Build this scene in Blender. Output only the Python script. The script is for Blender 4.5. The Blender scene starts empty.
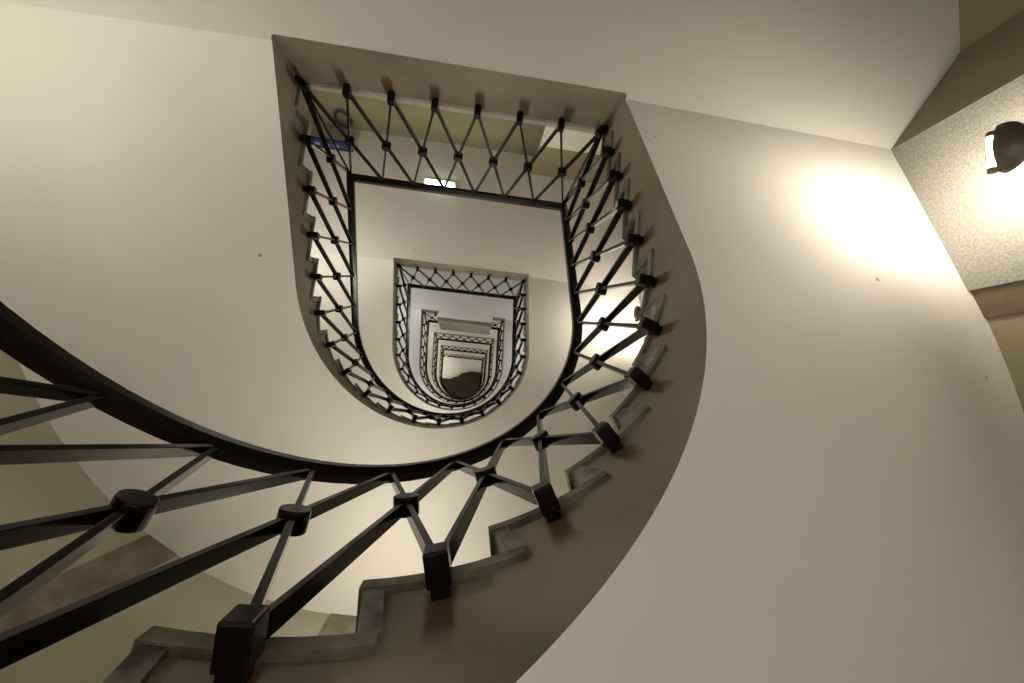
import bpy, bmesh, math, random
from mathutils import Vector, Matrix
random.seed(7)
D = bpy.data; scene = bpy.context.scene; COL = scene.collection
PI = math.pi

# ------------------------------------------------------------------ layout
H = 3.63                      # storey height, 22 risers
N = 22; RISE = H / N
W = 1.748; L = 1.0675         # plan of the railing line: width, straight run
M1, M2 = 4.4935, 4.613        # bays in the left / right straight runs
RB = -0.06                    # bracket level below the tread it carries
HJ = 1.007; DJ = 0.05         # lattice height; landing rail sits a little higher
SOFF = -0.36                  # soffit below floor level
E_S = 0.035                   # string face outside the railing line
E_T = 0.022                   # tread ends
TT = 0.031                    # tread thickness
ROL, ROR = 2.365, 2.50        # outer wall distance left / right
LAST = 6                      # number of storeys
ZTOP = LAST * H + 2.75
YB, YB2, XJOG = -1.75, -1.48, 0.80

def path(i, off=0.0):
    R = W / 2 + off
    if i <= M1: return Vector((-R, L * i / M1))
    if i >= N - M2: return Vector((R, L * (N - i) / M2))
    a = PI * (i - M1) / (N - M1 - M2)
    return Vector((-R * math.cos(a), L + R * math.sin(a)))

def normal(i):                # horizontal, pointing away from the well
    if i <= M1: return Vector((-1, 0))
    if i >= N - M2: return Vector((1, 0))
    a = PI * (i - M1) / (N - M1 - M2)
    return Vector((-math.cos(a), math.sin(a)))

RM = (ROL + ROR) / 2
SOUT = 2 * L + PI * RM
def opath(i, off=0.0):        # outer wall, evenly divided
    s = SOUT * i / N
    if s <= L: return Vector((-ROL - off, 0.04 + s * (L - 0.04) / L))
    if s >= SOUT - L: return Vector((ROR + off, 0.04 + (SOUT - s) * (L - 0.04) / L))
    a = (s - L) / RM
    r = ROL + (ROR - ROL) * a / PI + off
    return Vector((-r * math.cos(a), L + r * math.sin(a)))

# ------------------------------------------------------------------ materials
def mat(name, base, rough=0.6, metal=0.0, var=0.0, scale=6.0, var2=None, bump=0.0, bscale=40.0, spec=0.5, specks=0.0, detail=6.0):
    m = D.materials.new(name); m.use_nodes = True
    nt = m.node_tree; b = nt.nodes['Principled BSDF']
    b.inputs['Roughness'].default_value = rough; b.inputs['Metallic'].default_value = metal
    b.inputs['Specular IOR Level'].default_value = spec
    b.inputs['Base Color'].default_value = (*base, 1)
    tc = nt.nodes.new('ShaderNodeTexCoord')
    src = None
    if var or var2:
        n = nt.nodes.new('ShaderNodeTexNoise'); n.inputs['Scale'].default_value = scale; n.inputs['Detail'].default_value = detail
        nt.links.new(tc.outputs['Object'], n.inputs['Vector'])
        r = nt.nodes.new('ShaderNodeValToRGB')
        lo = var2 if var2 else tuple(c * (1 - var) for c in base)
        r.color_ramp.elements[0].position = 0.35; r.color_ramp.elements[1].position = 0.65
        r.color_ramp.elements[0].color = (*lo, 1); r.color_ramp.elements[1].color = (*base, 1)
        nt.links.new(n.outputs['Fac'], r.inputs['Fac']); src = r.outputs['Color']
    if specks:
        v = nt.nodes.new('ShaderNodeTexVoronoi'); v.inputs['Scale'].default_value = specks
        nt.links.new(tc.outputs['Object'], v.inputs['Vector'])
        r2 = nt.nodes.new('ShaderNodeValToRGB')
        r2.color_ramp.elements[0].position = 0.015; r2.color_ramp.elements[1].position = 0.03
        r2.color_ramp.elements[0].color = (0.35, 0.33, 0.3, 1); r2.color_ramp.elements[1].color = (1, 1, 1, 1)
        nt.links.new(v.outputs['Distance'], r2.inputs['Fac'])
        mx = nt.nodes.new('ShaderNodeMixRGB'); mx.blend_type = 'MULTIPLY'; mx.inputs['Fac'].default_value = 1
        if src: nt.links.new(src, mx.inputs['Color1'])
        else: mx.inputs['Color1'].default_value = (*base, 1)
        nt.links.new(r2.outputs['Color'], mx.inputs['Color2']); src = mx.outputs['Color']
    if src: nt.links.new(src, b.inputs['Base Color'])
    if bump:
        n2 = nt.nodes.new('ShaderNodeTexNoise'); n2.inputs['Scale'].default_value = bscale; n2.inputs['Detail'].default_value = 5
        nt.links.new(tc.outputs['Object'], n2.inputs['Vector'])
        bp = nt.nodes.new('ShaderNodeBump'); bp.inputs['Strength'].default_value = bump; bp.inputs['Distance'].default_value = 0.01
        nt.links.new(n2.outputs['Fac'], bp.inputs['Height']); nt.links.new(bp.outputs['Normal'], b.inputs['Normal'])
    return m

def emit(name, col, strength):
    m = D.materials.new(name); m.use_nodes = True
    nt = m.node_tree; b = nt.nodes['Principled BSDF']
    b.inputs['Base Color'].default_value = (*col, 1)
    b.inputs['Emission Color'].default_value = (*col, 1); b.inputs['Emission Strength'].default_value = strength
    return m

PLASTER = mat('soffit_plaster', (0.79, 0.755, 0.69), 0.75, var=0.05, scale=1.3, bump=0.12, bscale=9, specks=2.2, spec=0.25)
WALL = mat('wall_plaster', (0.45, 0.41, 0.315), 0.8, var=0.07, scale=1.1, bump=0.15, bscale=14, specks=2.6, spec=0.2)
OLIVE = mat('olive_wall_paint', (0.30, 0.26, 0.165), 0.8, var=0.1, scale=1.5, bump=0.12, bscale=14, spec=0.2)
PILASD = mat('dark_brown_strip', (0.13, 0.095, 0.055), 0.5, var2=(0.085, 0.06, 0.035), scale=9)
CONC = mat('pitted_concrete', (0.37, 0.352, 0.31), 0.85, var2=(0.26, 0.245, 0.21), scale=80, bump=0.6, bscale=170, specks=9, spec=0.2, detail=9)
PILAS = mat('brown_stone_strip', (0.24, 0.19, 0.125), 0.55, var2=(0.15, 0.115, 0.07), scale=9, bump=0.3, bscale=50)
STONE = mat('tread_stone', (0.25, 0.21, 0.15), 0.5, var2=(0.075, 0.058, 0.036), scale=10, bump=0.25, bscale=60, detail=9)
RISER = mat('riser_marble', (0.24, 0.215, 0.175), 0.4, var2=(0.035, 0.028, 0.02), scale=18, bump=0.15, bscale=60, detail=10)
EDGE = mat('pale_edge_stone', (0.55, 0.51, 0.43), 0.6, var=0.25, scale=25)
FLOOR = mat('terrazzo_floor', (0.52, 0.47, 0.39), 0.45, var=0.25, scale=30, specks=30)
METAL = mat('black_enamel_steel', (0.009, 0.0062, 0.0042), 0.17, metal=0.0, var=0.4, scale=30, spec=0.16)
RAILM = mat('dark_handrail_enamel', (0.012, 0.0065, 0.004), 0.24, var=0.3, scale=20, spec=0.38)
PARAP = mat('parapet_paint', (0.25, 0.205, 0.145), 0.65, var=0.25, scale=4)
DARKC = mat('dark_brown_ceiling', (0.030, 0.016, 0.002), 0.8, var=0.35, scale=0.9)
SHADE = mat('sconce_bronze', (0.10, 0.085, 0.065), 0.4, metal=0.6)
BLUE = mat('blue_sign_paint', (0.02, 0.05, 0.28), 0.4, var=0.5, scale=8)
WHITE = mat('sign_white', (0.45, 0.5, 0.62), 0.5)
CABLE = mat('black_cable', (0.02, 0.018, 0.018), 0.5)
LAMPM = mat('white_lamp_housing', (0.7, 0.7, 0.66), 0.5)
TP = 670; TL = 1250; TC = 1300; UP = 1.4      # upper storeys burn a little brighter
TUBEW = [emit('lit_tube_warm', (1.0, 0.91, 0.78), TP), emit('lit_tube_warm', (1.0, 0.91, 0.78), TP * UP),
         emit('lit_tube_cool', (0.90, 0.91, 1.0), TP * UP)] + [emit('lit_tube_neutral', (1.0, 0.90, 0.75), TP * UP)] * 6
def tubes(nm, p): return [emit(nm, (1.0, 0.93, 0.81), p), emit(nm, (1.0, 0.93, 0.82), p * UP), emit(nm + '_cool', (0.93, 0.94, 1.0), p * UP)] + [emit(nm, (1.0, 0.93, 0.82), p * UP)] * 4
TUBEC = tubes('lit_tube_curve', TC); TUBEL = tubes('fill_tube_left', TL)
DIFF = emit('lit_diffuser', (0.90, 1.0, 0.88), 9)

# string paint with rust stains below each bracket (uv: u = tread index, v = height above bracket line)
def string_mat():
    m = mat('string_paint', (0.265, 0.222, 0.158), 0.6, var2=(0.19, 0.152, 0.10), scale=2.6, bump=0.15, bscale=25)
    nt = m.node_tree; b = nt.nodes['Principled BSDF']
    old = b.inputs['Base Color'].links[0].from_socket
    uv = nt.nodes.new('ShaderNodeUVMap'); uv.uv_map = 'string'
    sep = nt.nodes.new('ShaderNodeSeparateXYZ'); nt.links.new(uv.outputs['UV'], sep.inputs[0])
    def mth(op, a, b2=None):
        n = nt.nodes.new('ShaderNodeMath'); n.operation = op
        for k, x in enumerate((a, b2)):
            if x is None: continue
            if isinstance(x, (int, float)): n.inputs[k].default_value = x
            else: nt.links.new(x, n.inputs[k])
        return n.outputs[0]
    noi = nt.nodes.new('ShaderNodeTexNoise'); noi.inputs['Scale'].default_value = 14
    tc = nt.nodes.new('ShaderNodeTexCoord'); nt.links.new(tc.outputs['Object'], noi.inputs['Vector'])
    wob = mth('MULTIPLY', mth('SUBTRACT', noi.outputs['Fac'], 0.5), 0.14)
    u = mth('ADD', sep.outputs['X'], wob)
    du = mth('ABSOLUTE', mth('SUBTRACT', u, mth('ROUND', u)))
    def ramp(x, a, c):
        n = nt.nodes.new('ShaderNodeMapRange'); n.interpolation_type = 'SMOOTHSTEP'
        n.inputs['From Min'].default_value = a; n.inputs['From Max'].default_value = c
        nt.links.new(x, n.inputs['Value']); return n.outputs[0]
    v = mth('ADD', sep.outputs['Y'], mth('MULTIPLY', wob, 0.3))
    mask = mth('MULTIPLY', ramp(du, 0.14, 0.07), mth('MULTIPLY', ramp(v, -0.16, -0.085), ramp(v, 0.03, 0.0)))
    mask = mth('MULTIPLY', mask, 0.92)
    mx = nt.nodes.new('ShaderNodeMixRGB'); mx.inputs['Color2'].default_value = (0.075, 0.028, 0.009, 1)
    nt.links.new(mask, mx.inputs['Fac']); nt.links.new(old, mx.inputs['Color1'])
    nt.links.new(mx.outputs[0], b.inputs['Base Color'])
    return m
STRING = string_mat()

# ------------------------------------------------------------------ helpers
def obj(name, bm, m, parent=None, smooth=False):
    me = D.meshes.new(name); bmesh.ops.recalc_face_normals(bm, faces=bm.faces)
    bm.to_mesh(me); bm.free(); me.materials.append(m)
    if smooth:
        for p in me.polygons: p.use_smooth = True
    o = D.objects.new(name, me); COL.objects.link(o)
    if parent: o.parent = parent; o.matrix_parent_inverse = Matrix.Translation(-Vector(parent.location)) if parent.type == 'EMPTY' else Matrix()
    return o

def thing(name, label, cat, loc=(0, 0, 0), group=None):
    o = D.objects.new(name, None); COL.objects.link(o); o.location = loc; o.empty_display_size = 0.1
    o['label'] = label; o['category'] = cat
    if group: o['group'] = group
    return o
def tag(o, label, cat, group=None):
    o['label'] = label; o['category'] = cat
    if group: o['group'] = group
def struct(name, bm, m):
    o = obj(name, bm, m); o['kind'] = 'structure'; return o

def add_box(bm, c, ax, ay, az, hx, hy, hz, bevel=0.0):
    vs = []
    for sz in (-1, 1):
        for sx, sy in ((-1, -1), (1, -1), (1, 1), (-1, 1)):
            vs.append(bm.verts.new(Vector(c) + ax * hx * sx + ay * hy * sy + az * hz * sz))
    fs = [bm.faces.new([vs[k] for k in f]) for f in ((3, 2, 1, 0), (4, 5, 6, 7), (0, 1, 5, 4), (1, 2, 6, 5), (2, 3, 7, 6), (3, 0, 4, 7))]
    if bevel:
        es = {e for f in fs for e in f.edges}
        bmesh.ops.bevel(bm, geom=list(es), offset=bevel, segments=2, affect='EDGES', profile=0.6)
def box(x0, x1, y0, y1, z0, z1, bevel=0.0):
    bm = bmesh.new()
    add_box(bm, ((x0+x1)/2, (y0+y1)/2, (z0+z1)/2), Vector((1,0,0)), Vector((0,1,0)), Vector((0,0,1)), (x1-x0)/2, (y1-y0)/2, (z1-z0)/2, bevel)
    return bm
def add_cyl(bm, a, b, r, seg=20, bevel=0.0, r2=None):
    a, b = Vector(a), Vector(b); d = (b - a); ln = d.length; d.normalize()
    q = Vector((0, 0, 1)).rotation_difference(d).to_matrix().to_4x4()
    ret = bmesh.ops.create_cone(bm, cap_ends=True, segments=seg, radius1=r, radius2=r if r2 is None else r2, depth=ln,
                                matrix=Matrix.Translation((a + b) / 2) @ q)
    if bevel:
        vs = set(ret['verts'])
        es = [e for e in bm.edges if e.verts[0] in vs and e.verts[1] in vs and any(len(f.verts) > 4 for f in e.link_faces)]
        bmesh.ops.bevel(bm, geom=es, offset=bevel, segments=2, affect='EDGES', profile=0.6)
def add_prism(bm, poly, z0, z1):      # poly: list of 2D points
    lo = [bm.verts.new((p[0], p[1], z0)) for p in poly]; hi = [bm.verts.new((p[0], p[1], z1)) for p in poly]
    bm.faces.new(lo[::-1]); bm.faces.new(hi)
    for k in range(len(poly)):
        j = (k + 1) % len(poly); bm.faces.new((lo[k], lo[j], hi[j], hi[k]))
def add_tube(bm, pts, r, seg=8):
    rings = []
    for k, p in enumerate(pts):
        p = Vector(p); t = (Vector(pts[min(k+1, len(pts)-1)]) - Vector(pts[max(k-1, 0)])).normalized()
        a = t.cross(Vector((0.3, 0.2, 1))).normalized(); b = t.cross(a)
        rings.append([bm.verts.new(p + (a * math.cos(2*PI*j/seg) + b * math.sin(2*PI*j/seg)) * r) for j in range(seg)])
    for k in range(len(rings) - 1):
        for j in range(seg): bm.faces.new((rings[k][j], rings[k][(j+1) % seg], rings[k+1][(j+1) % seg], rings[k+1][j]))
    bm.faces.new(rings[0]); bm.faces.new(rings[-1][::-1])
def sweep(bm, prof, frames):          # frames: (origin, out2d normal)
    rings = [[bm.verts.new(Vector((o[0] + n[0]*u, o[1] + n[1]*u, o[2] + v))) for u, v in prof] for o, n in frames]
    k = len(prof)
    for r0, r1 in zip(rings, rings[1:]):
        for j in range(k): bm.faces.new((r0[j], r0[(j+1) % k], r1[(j+1) % k], r1[j]))
    bm.faces.new(rings[0][::-1]); bm.faces.new(rings[-1])
def soff(i):                            # the flight is a touch deeper round the curve
    k = [(0, 0), (11, -0.02), (17, 0.015), (22, 0)]
    for (a, u), (b, v) in zip(k, k[1:]):
        if i <= b:
            t = (i - a) / (b - a); t = t * t * (3 - 2 * t); return SOFF + u + (v - u) * t
    return SOFF
def V3(p, z): return Vector((p[0], p[1], z))

# ------------------------------------------------------------------ the stair
ORD = ['first', 'second', 'third', 'fourth', 'fifth', 'sixth']
FL_LABEL = ['nearest stair flight, its pale underside filling the right half of the picture',
            'second stair flight up, pale underside spread over the left side around the well',
            'third stair flight up, its narrow brown edge ringing the small inner well',
            'fourth stair flight up, behind the solid parapet, only a thin ring showing',
            'fifth stair flight up, one of the tiny rings near the top of the well',
            'topmost stair flight, innermost ring just below the dark ceiling']
RL_LABEL = ['nearest black lattice railing sweeping past the lower left around the curve',
            'black lattice railing of the second flight, down the left side of the big opening',
            'small black lattice railing ringing the well inside the second landing',
            'thin lattice railing around the well just beyond the brown parapet',
            'tiny lattice railing two rings below the dark ceiling',
            'innermost tiny lattice railing encircling the dark ceiling']
LD_LABEL = ['first landing overhead, pale underside along the top of the picture with a brown edge',
            'second landing, pale underside seen through the big opening with a lit ceiling lamp',
            'third landing, lavender-grey underside with the solid brown parapet at its edge',
            'fourth landing, first thin brown edge above the parapet',
            'fifth landing, thin dark edge second from the top of the well',
            'topmost landing edge, the last dark line below the pale top ceiling']
LR_LABEL = ['black lattice railing on the first landing, along the top of the big opening',
            'small lattice railing along the edge of the second landing',
            '', 'tiny lattice railing along the landing edge above the brown parapet',
            'tiny lattice railing along the fifth landing edge',
            'tiny lattice railing along the topmost landing edge']

def add_bar(bm, a, b, n, wid=0.030, th=0.014, cut=0.0):
    a, b = Vector(a), Vector(b); d = (b - a).normalized()
    n = Vector((n[0], n[1], 0)); n = (n - d * n.dot(d)).normalized(); t = d.cross(n)
    add_box(bm, (a + b) / 2, t, n, d, th / 2, wid / 2, (b - a).length / 2 - cut, 0.0015)

def bracket(parent, p, n, name='bracket'):
    n3 = Vector((n[0], n[1], 0)); t = Vector((-n[1], n[0], 0)); z = Vector((0, 0, 1)); p = Vector(p)
    bm = bmesh.new()
    add_box(bm, p - n3 * 0.008, t, n3, z, 0.0195, 0.027, 0.023, 0.004)
    add_box(bm, p + n3 * 0.028 - z * 0.004, t, n3, z, 0.015, 0.022, 0.016, 0.003)
    return obj(name, bm, METAL, parent)

def boss(parent, p, n):
    n3 = Vector((n[0], n[1], 0)).normalized(); p = Vector(p); bm = bmesh.new()
    add_cyl(bm, p - n3 * 0.024, p + n3 * 0.024, 0.032, 22, 0.004)
    return obj('boss', bm, METAL, parent)

PROF = [(0.0, -0.003), (0.028, 0.009), (0.030, 0.045), (0.022, 0.056), (-0.022, 0.056), (-0.030, 0.045), (-0.028, 0.009)]

for k in range(1, LAST + 1):          # flight k climbs from landing k-1 to landing k
    z0 = (k - 1) * H
    fl = thing('stair_flight', FL_LABEL[k-1], 'stairs', (0, L, z0), 'stair flights')
    # soffit slab
    bm = bmesh.new(); rows = []
    SUB = 8
    for s in range(N * SUB + 1):
        i = s / SUB; a = path(i, E_S); b = opath(i, 0.06); z = z0 + soff(i) + RISE * i
        rows.append([bm.verts.new(V3(a.lerp(b, q / 4), z)) for q in range(5)])
    for r0, r1 in zip(rows, rows[1:]):
        for q in range(4): bm.faces.new((r0[q], r0[q+1], r1[q+1], r1[q]))
    obj('soffit', bm, PLASTER, fl, smooth=True)
    # inner string: stepped top, plain sloping bottom
    bm = bmesh.new(); uvl = bm.loops.layers.uv.new('string'); SUB = 12 if k <= 3 else 6; NR = 5
    def ztop(j): return z0 + RISE * j - TT
    def quad(p0, p1, zs0, zs1, u0, u1):
        for r in range(NR):
            c = []
            for (p, zz, u) in ((p0, zs0, u0), (p1, zs1, u1)):
                for rr in (r, r + 1):
                    z = zz[0] + (zz[1] - zz[0]) * rr / NR
                    c.append((V3(p, z), (u, z - (z0 + RISE * round((u0 + u1) / 2) + RB))))
            vs = [bm.verts.new(x[0]) for x in (c[0], c[2], c[3], c[1])]
            f = bm.faces.new(vs)
            for lp, x in zip(f.loops, (c[0], c[2], c[3], c[1])): lp[uvl].uv = x[1]
    for s in range(N * SUB):
        i0, i1 = s / SUB, (s + 1) / SUB; j = int((i0 + i1) / 2 + 0.5)
        quad(path(i0, E_S), path(i1, E_S), (z0 + soff(i0) + RISE * i0, ztop(j)), (z0 + soff(i1) + RISE * i1, ztop(j)), i0, i1)
    for sx, zz, u in ((-1, z0, 0.0), (1, z0 + H, float(N))):
        x = sx * (W / 2 + E_S)
        pa, pb = Vector((x, -E_S)), Vector((x, 0))
        zl = (zz + SOFF, zz - TT)
        quad(pa, pb, zl, zl, u - 0.16 if sx < 0 else u + 0.16, u) if sx < 0 else quad(pb, pa, zl, zl, u, u + 0.16)
    bmesh.ops.remove_doubles(bm, verts=bm.verts, dist=1e-5)
    obj('string', bm, STRING, fl)
    # treads and risers
    for j in range(1, N):
        bm = bmesh.new(); i0, i1 = j - 0.60, j + 0.66
        S = [i0 + (i1 - i0) * q / 6 for q in range(7)]
        poly = [path(i, E_T) for i in S] + [opath(i, 0.05) for i in reversed(S)]
        add_prism(bm, poly, z0 + RISE * j - TT, z0 + RISE * j)
        obj('tread', bm, STONE, fl)
    for j in range(1, N + 1):
        bm = bmesh.new(); q = []
        for zz, i0, i1 in ((z0 + RISE * (j - 1), j - 0.47, j - 0.32), (z0 + RISE * j - TT, j - 0.57, j - 0.42)):
            q.append([bm.verts.new(V3(p, zz)) for p in (path(i0, E_T + 0.003), path(i1, E_T + 0.003), opath(i1, 0.05), opath(i0, 0.05))])
        lo, hi = q
        bm.faces.new(lo[::-1]); bm.faces.new(hi)
        for a in range(4): bm.faces.new((lo[a], lo[(a+1) % 4], hi[(a+1) % 4], hi[a]))
        obj('riser', bm, RISER, fl)
    # railing of the flight
    rl = thing('stair_railing', RL_LABEL[k-1], 'railing', (0, L, z0), 'lattice railings of the flights')
    bm = bmesh.new()
    fr = [(V3(path(i), z0 + RISE * i + RB + HJ), normal(i)) for i in [q / 4 for q in range(N * 4 + 1)]]
    sweep(bm, PROF, fr); obj('handrail', bm, RAILM, rl)
    B = [V3(path(j), z0 + RISE * j + RB) for j in range(N + 1)]
    J = [b + Vector((0, 0, HJ)) for b in B]
    for j in range(1, N): bracket(rl, B[j], normal(j))
    for j in range(N):
        n = normal(j + 0.5)
        for a, b in ((B[j], J[j+1]), (B[j+1], J[j])):
            bm = bmesh.new(); add_bar(bm, a, b, n); obj('baluster', bm, METAL, rl)
        boss(rl, (B[j] + B[j+1] + J[j] + J[j+1]) / 4, n)

# landings
SPL = [(ROR + 0.0, 0.04), (2.945, -0.66), (2.945, YB2), (XJOG, YB2), (XJOG, YB), (-2.85, YB), (-2.85, -0.66), (-ROL, 0.04)]
for k in range(1, LAST + 1):
    z = k * H
    ld = thing('stair_landing', LD_LABEL[k-1], 'landing', (0, -0.9, z), 'landings around the stairwell')
    hw = W / 2 + E_S
    hs = hw + 0.006
    bm = bmesh.new()
    poly = [(hs, -E_S), (hs, 0.0), (ROR + 0.03, 0.04), (2.97, -0.66), (2.97, YB2 - 0.03), (XJOG, YB2 - 0.03), (XJOG, YB - 0.03), (-2.88, YB - 0.03),
            (-2.88, -0.66), (-ROL - 0.03, 0.04), (-hs, 0.0), (-hs, -E_S)]
    add_prism(bm, poly[::-1], z + SOFF, z - TT); obj('slab', bm, PLASTER, ld)
    bm = bmesh.new(); uvl = bm.loops.layers.uv.new('string')       # painted edge face with stains
    SUB = 8
    for s in range(7 * SUB):
        u0, u1 = s / SUB, (s + 1) / SUB
        x0, x1 = -hw + 2 * hw * u0 / 7, -hw + 2 * hw * u1 / 7
        for r in range(4):
            a, b = z + SOFF - 0.001 + (0.322) * r / 4, z + SOFF - 0.001 + 0.322 * (r + 1) / 4
            c = ((x0, a, u0), (x1, a, u1), (x1, b, u1), (x0, b, u0))
            f = bm.faces.new([bm.verts.new((q[0], -E_S + 0.003, q[1])) for q in c])
            for lp, q in zip(f.loops, c): lp[uvl].uv = (q[2], q[1] - (z + RB))
    bmesh.ops.remove_doubles(bm, verts=bm.verts, dist=1e-5)
    obj('edge_string', bm, STRING, ld)
    bm = bmesh.new()
    poly2 = [(W/2 + E_T, -E_T), (W/2 + E_T, 0.12), (ROR + 0.03, 0.12)] + poly[3:9] + [(-ROL - 0.03, 0.12), (-W/2 - E_T, 0.12), (-W/2 - E_T, -E_T)]
    add_prism(bm, poly2[::-1], z - TT, z); obj('floor_slab', bm, STONE, ld)

    bm = bmesh.new(); add_box(bm, (0, -E_T - 0.012 + 0.004, z - TT / 2 + 0.001), Vector((1,0,0)), Vector((0,1,0)), Vector((0,0,1)), W / 2 - 0.03, 0.012, TT / 2 + 0.003, 0.003)
    obj('edge_strip', bm, EDGE, ld)
    # railing along the landing
    zb, zj = z + RB, z + RB + HJ + DJ
    Bx = [-W / 2 + W * j / 7 for j in range(8)]
    n = Vector((0, -1))
    def lat(rl, js, ends):
        for j in js:
            a0, a1 = Vector((Bx[j], 0, zb)), Vector((Bx[j+1], 0, zb)); c0, c1 = Vector((Bx[j], 0, zj)), Vector((Bx[j+1], 0, zj))
            for a, b in ((a0, c1), (a1, c0)):
                bm = bmesh.new(); add_bar(bm, a, b, n, wid=0.024); obj('baluster', bm, METAL, rl)
            boss(rl, (a0 + a1 + c0 + c1) / 4, n)
        for j in ends:
            dn = Vector((0, -1)) if 0 < j < 7 else Vector((-1 if j == 0 else 1, -1)).normalized()
            bracket(rl, (Bx[j], 0, zb), dn)
        for j in ends:
            if j in (0, 7):
                bm = bmesh.new(); add_bar(bm, (Bx[j], 0, zb), (Bx[j], 0, zj), (-1 if j == 0 else 1, -1), 0.022, 0.014); obj('corner_post', bm, METAL, rl)
        x0, x1 = Bx[min(js)], Bx[max(js) + 1]
        bm = bmesh.new(); sweep(bm, PROF, [((x0 - (0.026 if min(js) == 0 else 0), 0, zj), n), ((x1 + (0.026 if max(js) == 6 else 0), 0, zj), n)]); obj('handrail', bm, RAILM, rl)
    if k != 3:
        rl = thing('landing_railing', LR_LABEL[k-1], 'railing', (0, 0, z), 'lattice railings along landings')
        lat(rl, range(7), range(8))
    else:
        for js, en, side in ((range(0, 1), (0, 1), 'left'), (range(6, 7), (6, 7), 'right')):
            rl = thing('landing_railing', 'short one-bay lattice railing at %s end of the brown parapet' % side, 'railing',
                       (Bx[js[0]], 0, z), 'lattice railings along landings')
            lat(rl, js, en)
        pp = thing('landing_parapet', 'solid brown parapet standing forward between two short railings on the third landing', 'parapet', (0.05, 0.1, z))
        obj('front_panel', box(-0.55, 0.64, 0.10, 0.18, z + SOFF, z + 0.88, 0.006), PARAP, pp)
        obj('bay_slab', box(-0.55, 0.64, -E_S + 0.004, 0.10, z + SOFF, z - 0.002), PLASTER, pp)
        obj('side_panel', box(-0.55, -0.47, -E_S + 0.004, 0.10, z - 0.002, z + 0.88, 0.006), PARAP, pp)
        obj('side_panel', box(0.56, 0.64, -E_S + 0.004, 0.10, z - 0.002, z + 0.88, 0.006), PARAP, pp)
        obj('coping', box(-0.565, 0.655, -E_S + 0.004, 0.19, z + 0.88, z + 0.91, 0.004), PARAP, pp)

# ------------------------------------------------------------------ the shell
def wall_strip(name, pts, z0, z1, m, th=0.12):
    bm = bmesh.new(); n = len(pts); lo = []; hi = []
    for p in pts: lo.append(bm.verts.new((p[0], p[1], z0))); hi.append(bm.verts.new((p[0], p[1], z1)))
    for k in range(n - 1): bm.faces.new((lo[k], lo[k+1], hi[k+1], hi[k]))
    return struct(name, bm, m)
YP = 0.95; YQ = 1.085
curve = [opath(s * N / 160.0) for s in range(161)]
s_q = [p for p in curve if not (p.x > 0 and p.y < 2.0)]
wall_strip('wall_curved', [(-ROL, 0.04)] + s_q, -0.1, ZTOP, WALL)
wall_strip('wall_curved_right', [s_q[-1]] + [p for p in curve if p.x > 0 and YQ < p.y < 2.0] + [(ROR, YQ)], -0.1, ZTOP, OLIVE)
wall_strip('wall_left', [(-2.85, YB), (-2.85, -0.66), (-ROL, 0.04)], -0.1, ZTOP, WALL)
wall_strip('wall_right', [(2.945, YB2), (2.945, -0.66), (2.474, 0.045)], -0.1, ZTOP, OLIVE)
wall_strip('wall_back', [(-2.85, YB), (XJOG, YB), (XJOG, YB2), (2.945, YB2)], -0.1, ZTOP, OLIVE)
struct('trim_1', box(2.474, 2.62, 0.046, YP, -0.05, ZTOP - 0.01), CONC)           # concrete pier on the right
struct('trim_2', box(2.49, 2.62, YP, YQ, -0.05, ZTOP - 0.01), PILASD)
def strip(name, a0, a1):
    bm = bmesh.new(); pts = [a0 + (a1 - a0) * q / 4 for q in range(5)]
    add_prism(bm, [opath(i, -0.006) for i in pts] + [opath(i, 0.03) for i in reversed(pts)], -0.05, ZTOP - 0.01)
    return struct(name, bm, PILAS)
strip('trim_3', 6.66, 7.14); strip('trim_4', 9.62, 10.2)
struct('floor', box(-2.95, 3.05, -1.85, -0.03, -0.3, 0.0), FLOOR)
struct('ceiling', box(-3.1, 3.1, -2.0, 3.8, ZTOP, ZTOP + 0.15), PLASTER)
# dark curved canopy under the top ceiling, with a wavy front edge
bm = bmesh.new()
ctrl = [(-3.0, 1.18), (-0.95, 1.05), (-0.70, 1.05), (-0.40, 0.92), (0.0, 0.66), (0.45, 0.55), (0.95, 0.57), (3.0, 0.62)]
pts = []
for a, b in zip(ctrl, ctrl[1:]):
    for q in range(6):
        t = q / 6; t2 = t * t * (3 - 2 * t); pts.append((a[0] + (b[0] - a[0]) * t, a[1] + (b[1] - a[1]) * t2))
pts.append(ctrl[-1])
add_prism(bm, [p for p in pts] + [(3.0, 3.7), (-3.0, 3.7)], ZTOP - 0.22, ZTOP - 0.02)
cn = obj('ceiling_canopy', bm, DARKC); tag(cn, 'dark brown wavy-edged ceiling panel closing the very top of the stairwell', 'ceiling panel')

struct('door_1', box(XJOG + 0.01, 1.72, YB2 - 0.01, YB2 + 0.03, H, H + 2.52, 0.006), PLASTER)
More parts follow.
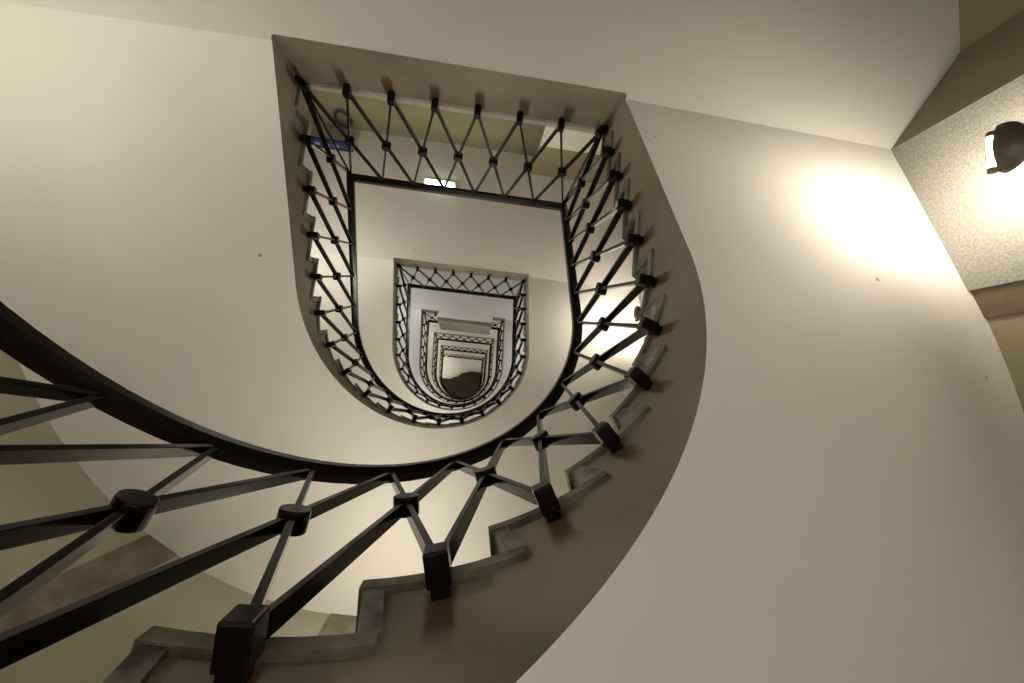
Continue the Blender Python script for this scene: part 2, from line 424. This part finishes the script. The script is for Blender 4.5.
# ------------------------------------------------------------------ lamps
SC_LABEL = ['lit bronze wall sconce with a half-round shade on the concrete pier at right edge',
            'wall sconce half hidden behind the treads, glowing through the right-hand railing']
def sconce(n, side=1):
    zc = n * H + (2.57 if side > 0 else 1.95); y = 0.50; x = 2.175 if side > 0 else -2.10
    xw = 2.475 if side > 0 else -ROL
    if side > 0: lab = SC_LABEL[n] if n < 2 else 'right-hand wall sconce of the %s storey up, hidden behind the flights' % (ORD + ['seventh'])[n]
    else: lab = 'added left-hand fill sconce of the %s storey, unseen beyond the flights' % (ORD + ['seventh'])[n]
    t = thing('wall_sconce', lab, 'lamp', (x, y, zc), 'wall sconces')
    bm = bmesh.new()                                            # half-round shade
    S = 20; T = 5
    def shell(dx, k):                                           # half-round plate, gently domed towards the well, open behind
        rows = []
        for a in range(T + 1):
            rr = a / T; bulge = 0.026 * (1 - rr * rr)
            rows.append([bm.verts.new((x + side * (dx + 0.004 - bulge), y + 0.098 * k * rr * math.cos(PI * q / S), zc - 0.092 * k * rr * math.sin(PI * q / S))) for q in range(S + 1)])
        rim = [bm.verts.new((x + side * (dx + 0.034), y + 0.098 * k * math.cos(PI * q / S), zc - 0.092 * k * math.sin(PI * q / S))) for q in range(S + 1)]
        rows.append(rim)
        for r0, r1 in zip(rows, rows[1:]):
            for q in range(S): bm.faces.new((r0[q], r0[q+1], r1[q+1], r1[q]))
        return rows
    ro, ri = shell(0.0, 1.0), shell(0.005, 0.95)
    for q in range(S): bm.faces.new((ro[-1][q], ri[-1][q], ri[-1][q+1], ro[-1][q+1]))
    for a in range(T + 1):
        for q in (0, S): bm.faces.new((ro[a][q], ro[a+1][q], ri[a+1][q], ri[a][q]))
    bmesh.ops.remove_doubles(bm, verts=bm.verts, dist=1e-5)
    obj('shade', bm, SHADE, t)
    bm = bmesh.new(); add_tube(bm, [(x + side * 0.02, y, zc - 0.075), (x + side * 0.035, y, zc - 0.13), (x + side * 0.06, y, zc - 0.18), (x + side * 0.12, y, zc - 0.205), (xw, y, zc - 0.205)], 0.011, 10); obj('arm', bm, SHADE, t)
    bm = bmesh.new(); add_cyl(bm, (xw - side * 0.015, y, zc - 0.205), (xw + side * 0.001, y, zc - 0.205), 0.045, 20, 0.003); obj('wall_plate', bm, SHADE, t)
    bm = bmesh.new(); add_cyl(bm, (x + side * 0.012, y - 0.064, zc + 0.026), (x + side * 0.012, y + 0.064, zc + 0.026), 0.0125, 14)
    tu = obj('tube', bm, TUBEW[n] if side > 0 else TUBEL[n], t)
    for e in (-1, 1):
        bm = bmesh.new(); add_cyl(bm, (x + side * 0.012, y + e * 0.064, zc + 0.026), (x + side * 0.012, y + e * 0.084, zc + 0.026), 0.016, 14, 0.002); obj('tube_cap', bm, SHADE, tu)
        bm = bmesh.new(); add_box(bm, (x + side * 0.012, y + e * 0.078, zc + 0.003), Vector((1,0,0)), Vector((0,1,0)), Vector((0,0,1)), 0.008, 0.005, 0.014, 0.001); obj('tube_holder', bm, SHADE, t)
    return t
for n in range(0, LAST + 1):
    sconce(n); sconce(n, -1)  # left-hand ones are unseen lamps added to fill each storey with light
    if n < LAST:                                                    # one more on the curved wall, halfway up the flight
        t = sconce(n, 1); v = Vector(t.location)
        M = Matrix.Translation(Vector((0.30, 2.98, n * H + 3.70))) @ Matrix.Rotation(math.radians(84), 4, 'Z') @ Matrix.Translation(-v)
        t.matrix_world = M @ Matrix.Translation(v)
        t['label'] = 'curved-wall sconce halfway up the %s flight, out of sight behind the steps' % ORD[n]
        for c in t.children:
            if c.name.startswith('tube') and not c.name.startswith(('tube_cap', 'tube_holder')): c.data.materials[0] = TUBEC[n]

def ceiling_lamp(n, label):
    z = n * H + SOFF; x, y = -0.43, -1.13
    t = thing('ceiling_light', label, 'lamp', (x, y, z), 'ceiling lamps under the landings')
    obj('housing', box(x - 0.22, x + 0.22, y - 0.06, y + 0.06, z - 0.03, z + 0.001, 0.006), LAMPM, t)
    obj('diffuser', box(x - 0.19, x + 0.19, y - 0.035, y + 0.035, z - 0.055, z - 0.03, 0.008), DIFF, t)
ceiling_lamp(2, 'lit white oblong ceiling lamp under the second landing, just behind the handrail')

# blue hanging sign and cable loop behind the left corner of the first landing railing
t = thing('hanging_sign', 'blue hanging sign behind the left corner of the first landing railing', 'sign', (-1.92, -1.43, 2 * H + SOFF))
sz = 2 * H + SOFF
obj('board', box(-2.20, -1.64, -1.45, -1.42, sz - 0.20, sz - 0.03, 0.003), BLUE, t)
obj('frame', box(-2.21, -1.63, -1.455, -1.415, sz - 0.03, sz + 0.001, 0.003), CABLE, t)
for xx in (-2.1, -1.98, -1.86): obj('panel_mark', box(xx, xx + 0.07, -1.418, -1.414, sz - 0.13, sz - 0.07), WHITE, t)
bm = bmesh.new()
add_tube(bm, [(-1.73 + 0.09 * math.cos(a), YB + 0.03 + 0.02 * math.sin(a * 0.5), 2 * H - 0.62 + 0.17 * math.sin(a)) for a in [2 * PI * q / 24 for q in range(25)]], 0.018, 8)
o = obj('cable_loop', bm, CABLE); tag(o, 'black loop of cable hanging on the back wall beside the first landing corner', 'cable')

# ------------------------------------------------------------------ world, camera, colour
w = D.worlds.new('World'); scene.world = w; w.use_nodes = True
w.node_tree.nodes['Background'].inputs['Color'].default_value = (1.0, 0.90, 0.78, 1)
w.node_tree.nodes['Background'].inputs['Strength'].default_value = 0.68

cam = D.cameras.new('camera'); co = D.objects.new('camera', cam); COL.objects.link(co); scene.camera = co
R = Matrix(((0.989789, -0.096439, -0.104968), (0.108324, 0.987542, 0.114137), (0.092653, -0.124342, 0.987904)))
right, down, fwd = Vector(R[0]), Vector(R[1]), Vector(R[2])
m = Matrix((right, -down, -fwd)).transposed().to_4x4()
m.translation = Vector((0.23559, 1.630935, -2.371794 + H - 0.06))
co.matrix_world = m
cam.sensor_width = 36; cam.lens = 431.265 * 36 / 1024; cam.clip_start = 0.02; cam.clip_end = 100

scene.view_settings.view_transform = 'Standard'; scene.view_settings.look = 'None'
scene.view_settings.gamma = 1; scene.view_settings.use_curve_mapping = False
scene.view_settings.exposure = 0.18
scene.cycles.max_bounces = 14; scene.cycles.diffuse_bounces = 12; scene.cycles.use_denoising = True
scene.cycles.sample_clamp_indirect = 10; scene.cycles.caustics_reflective = False
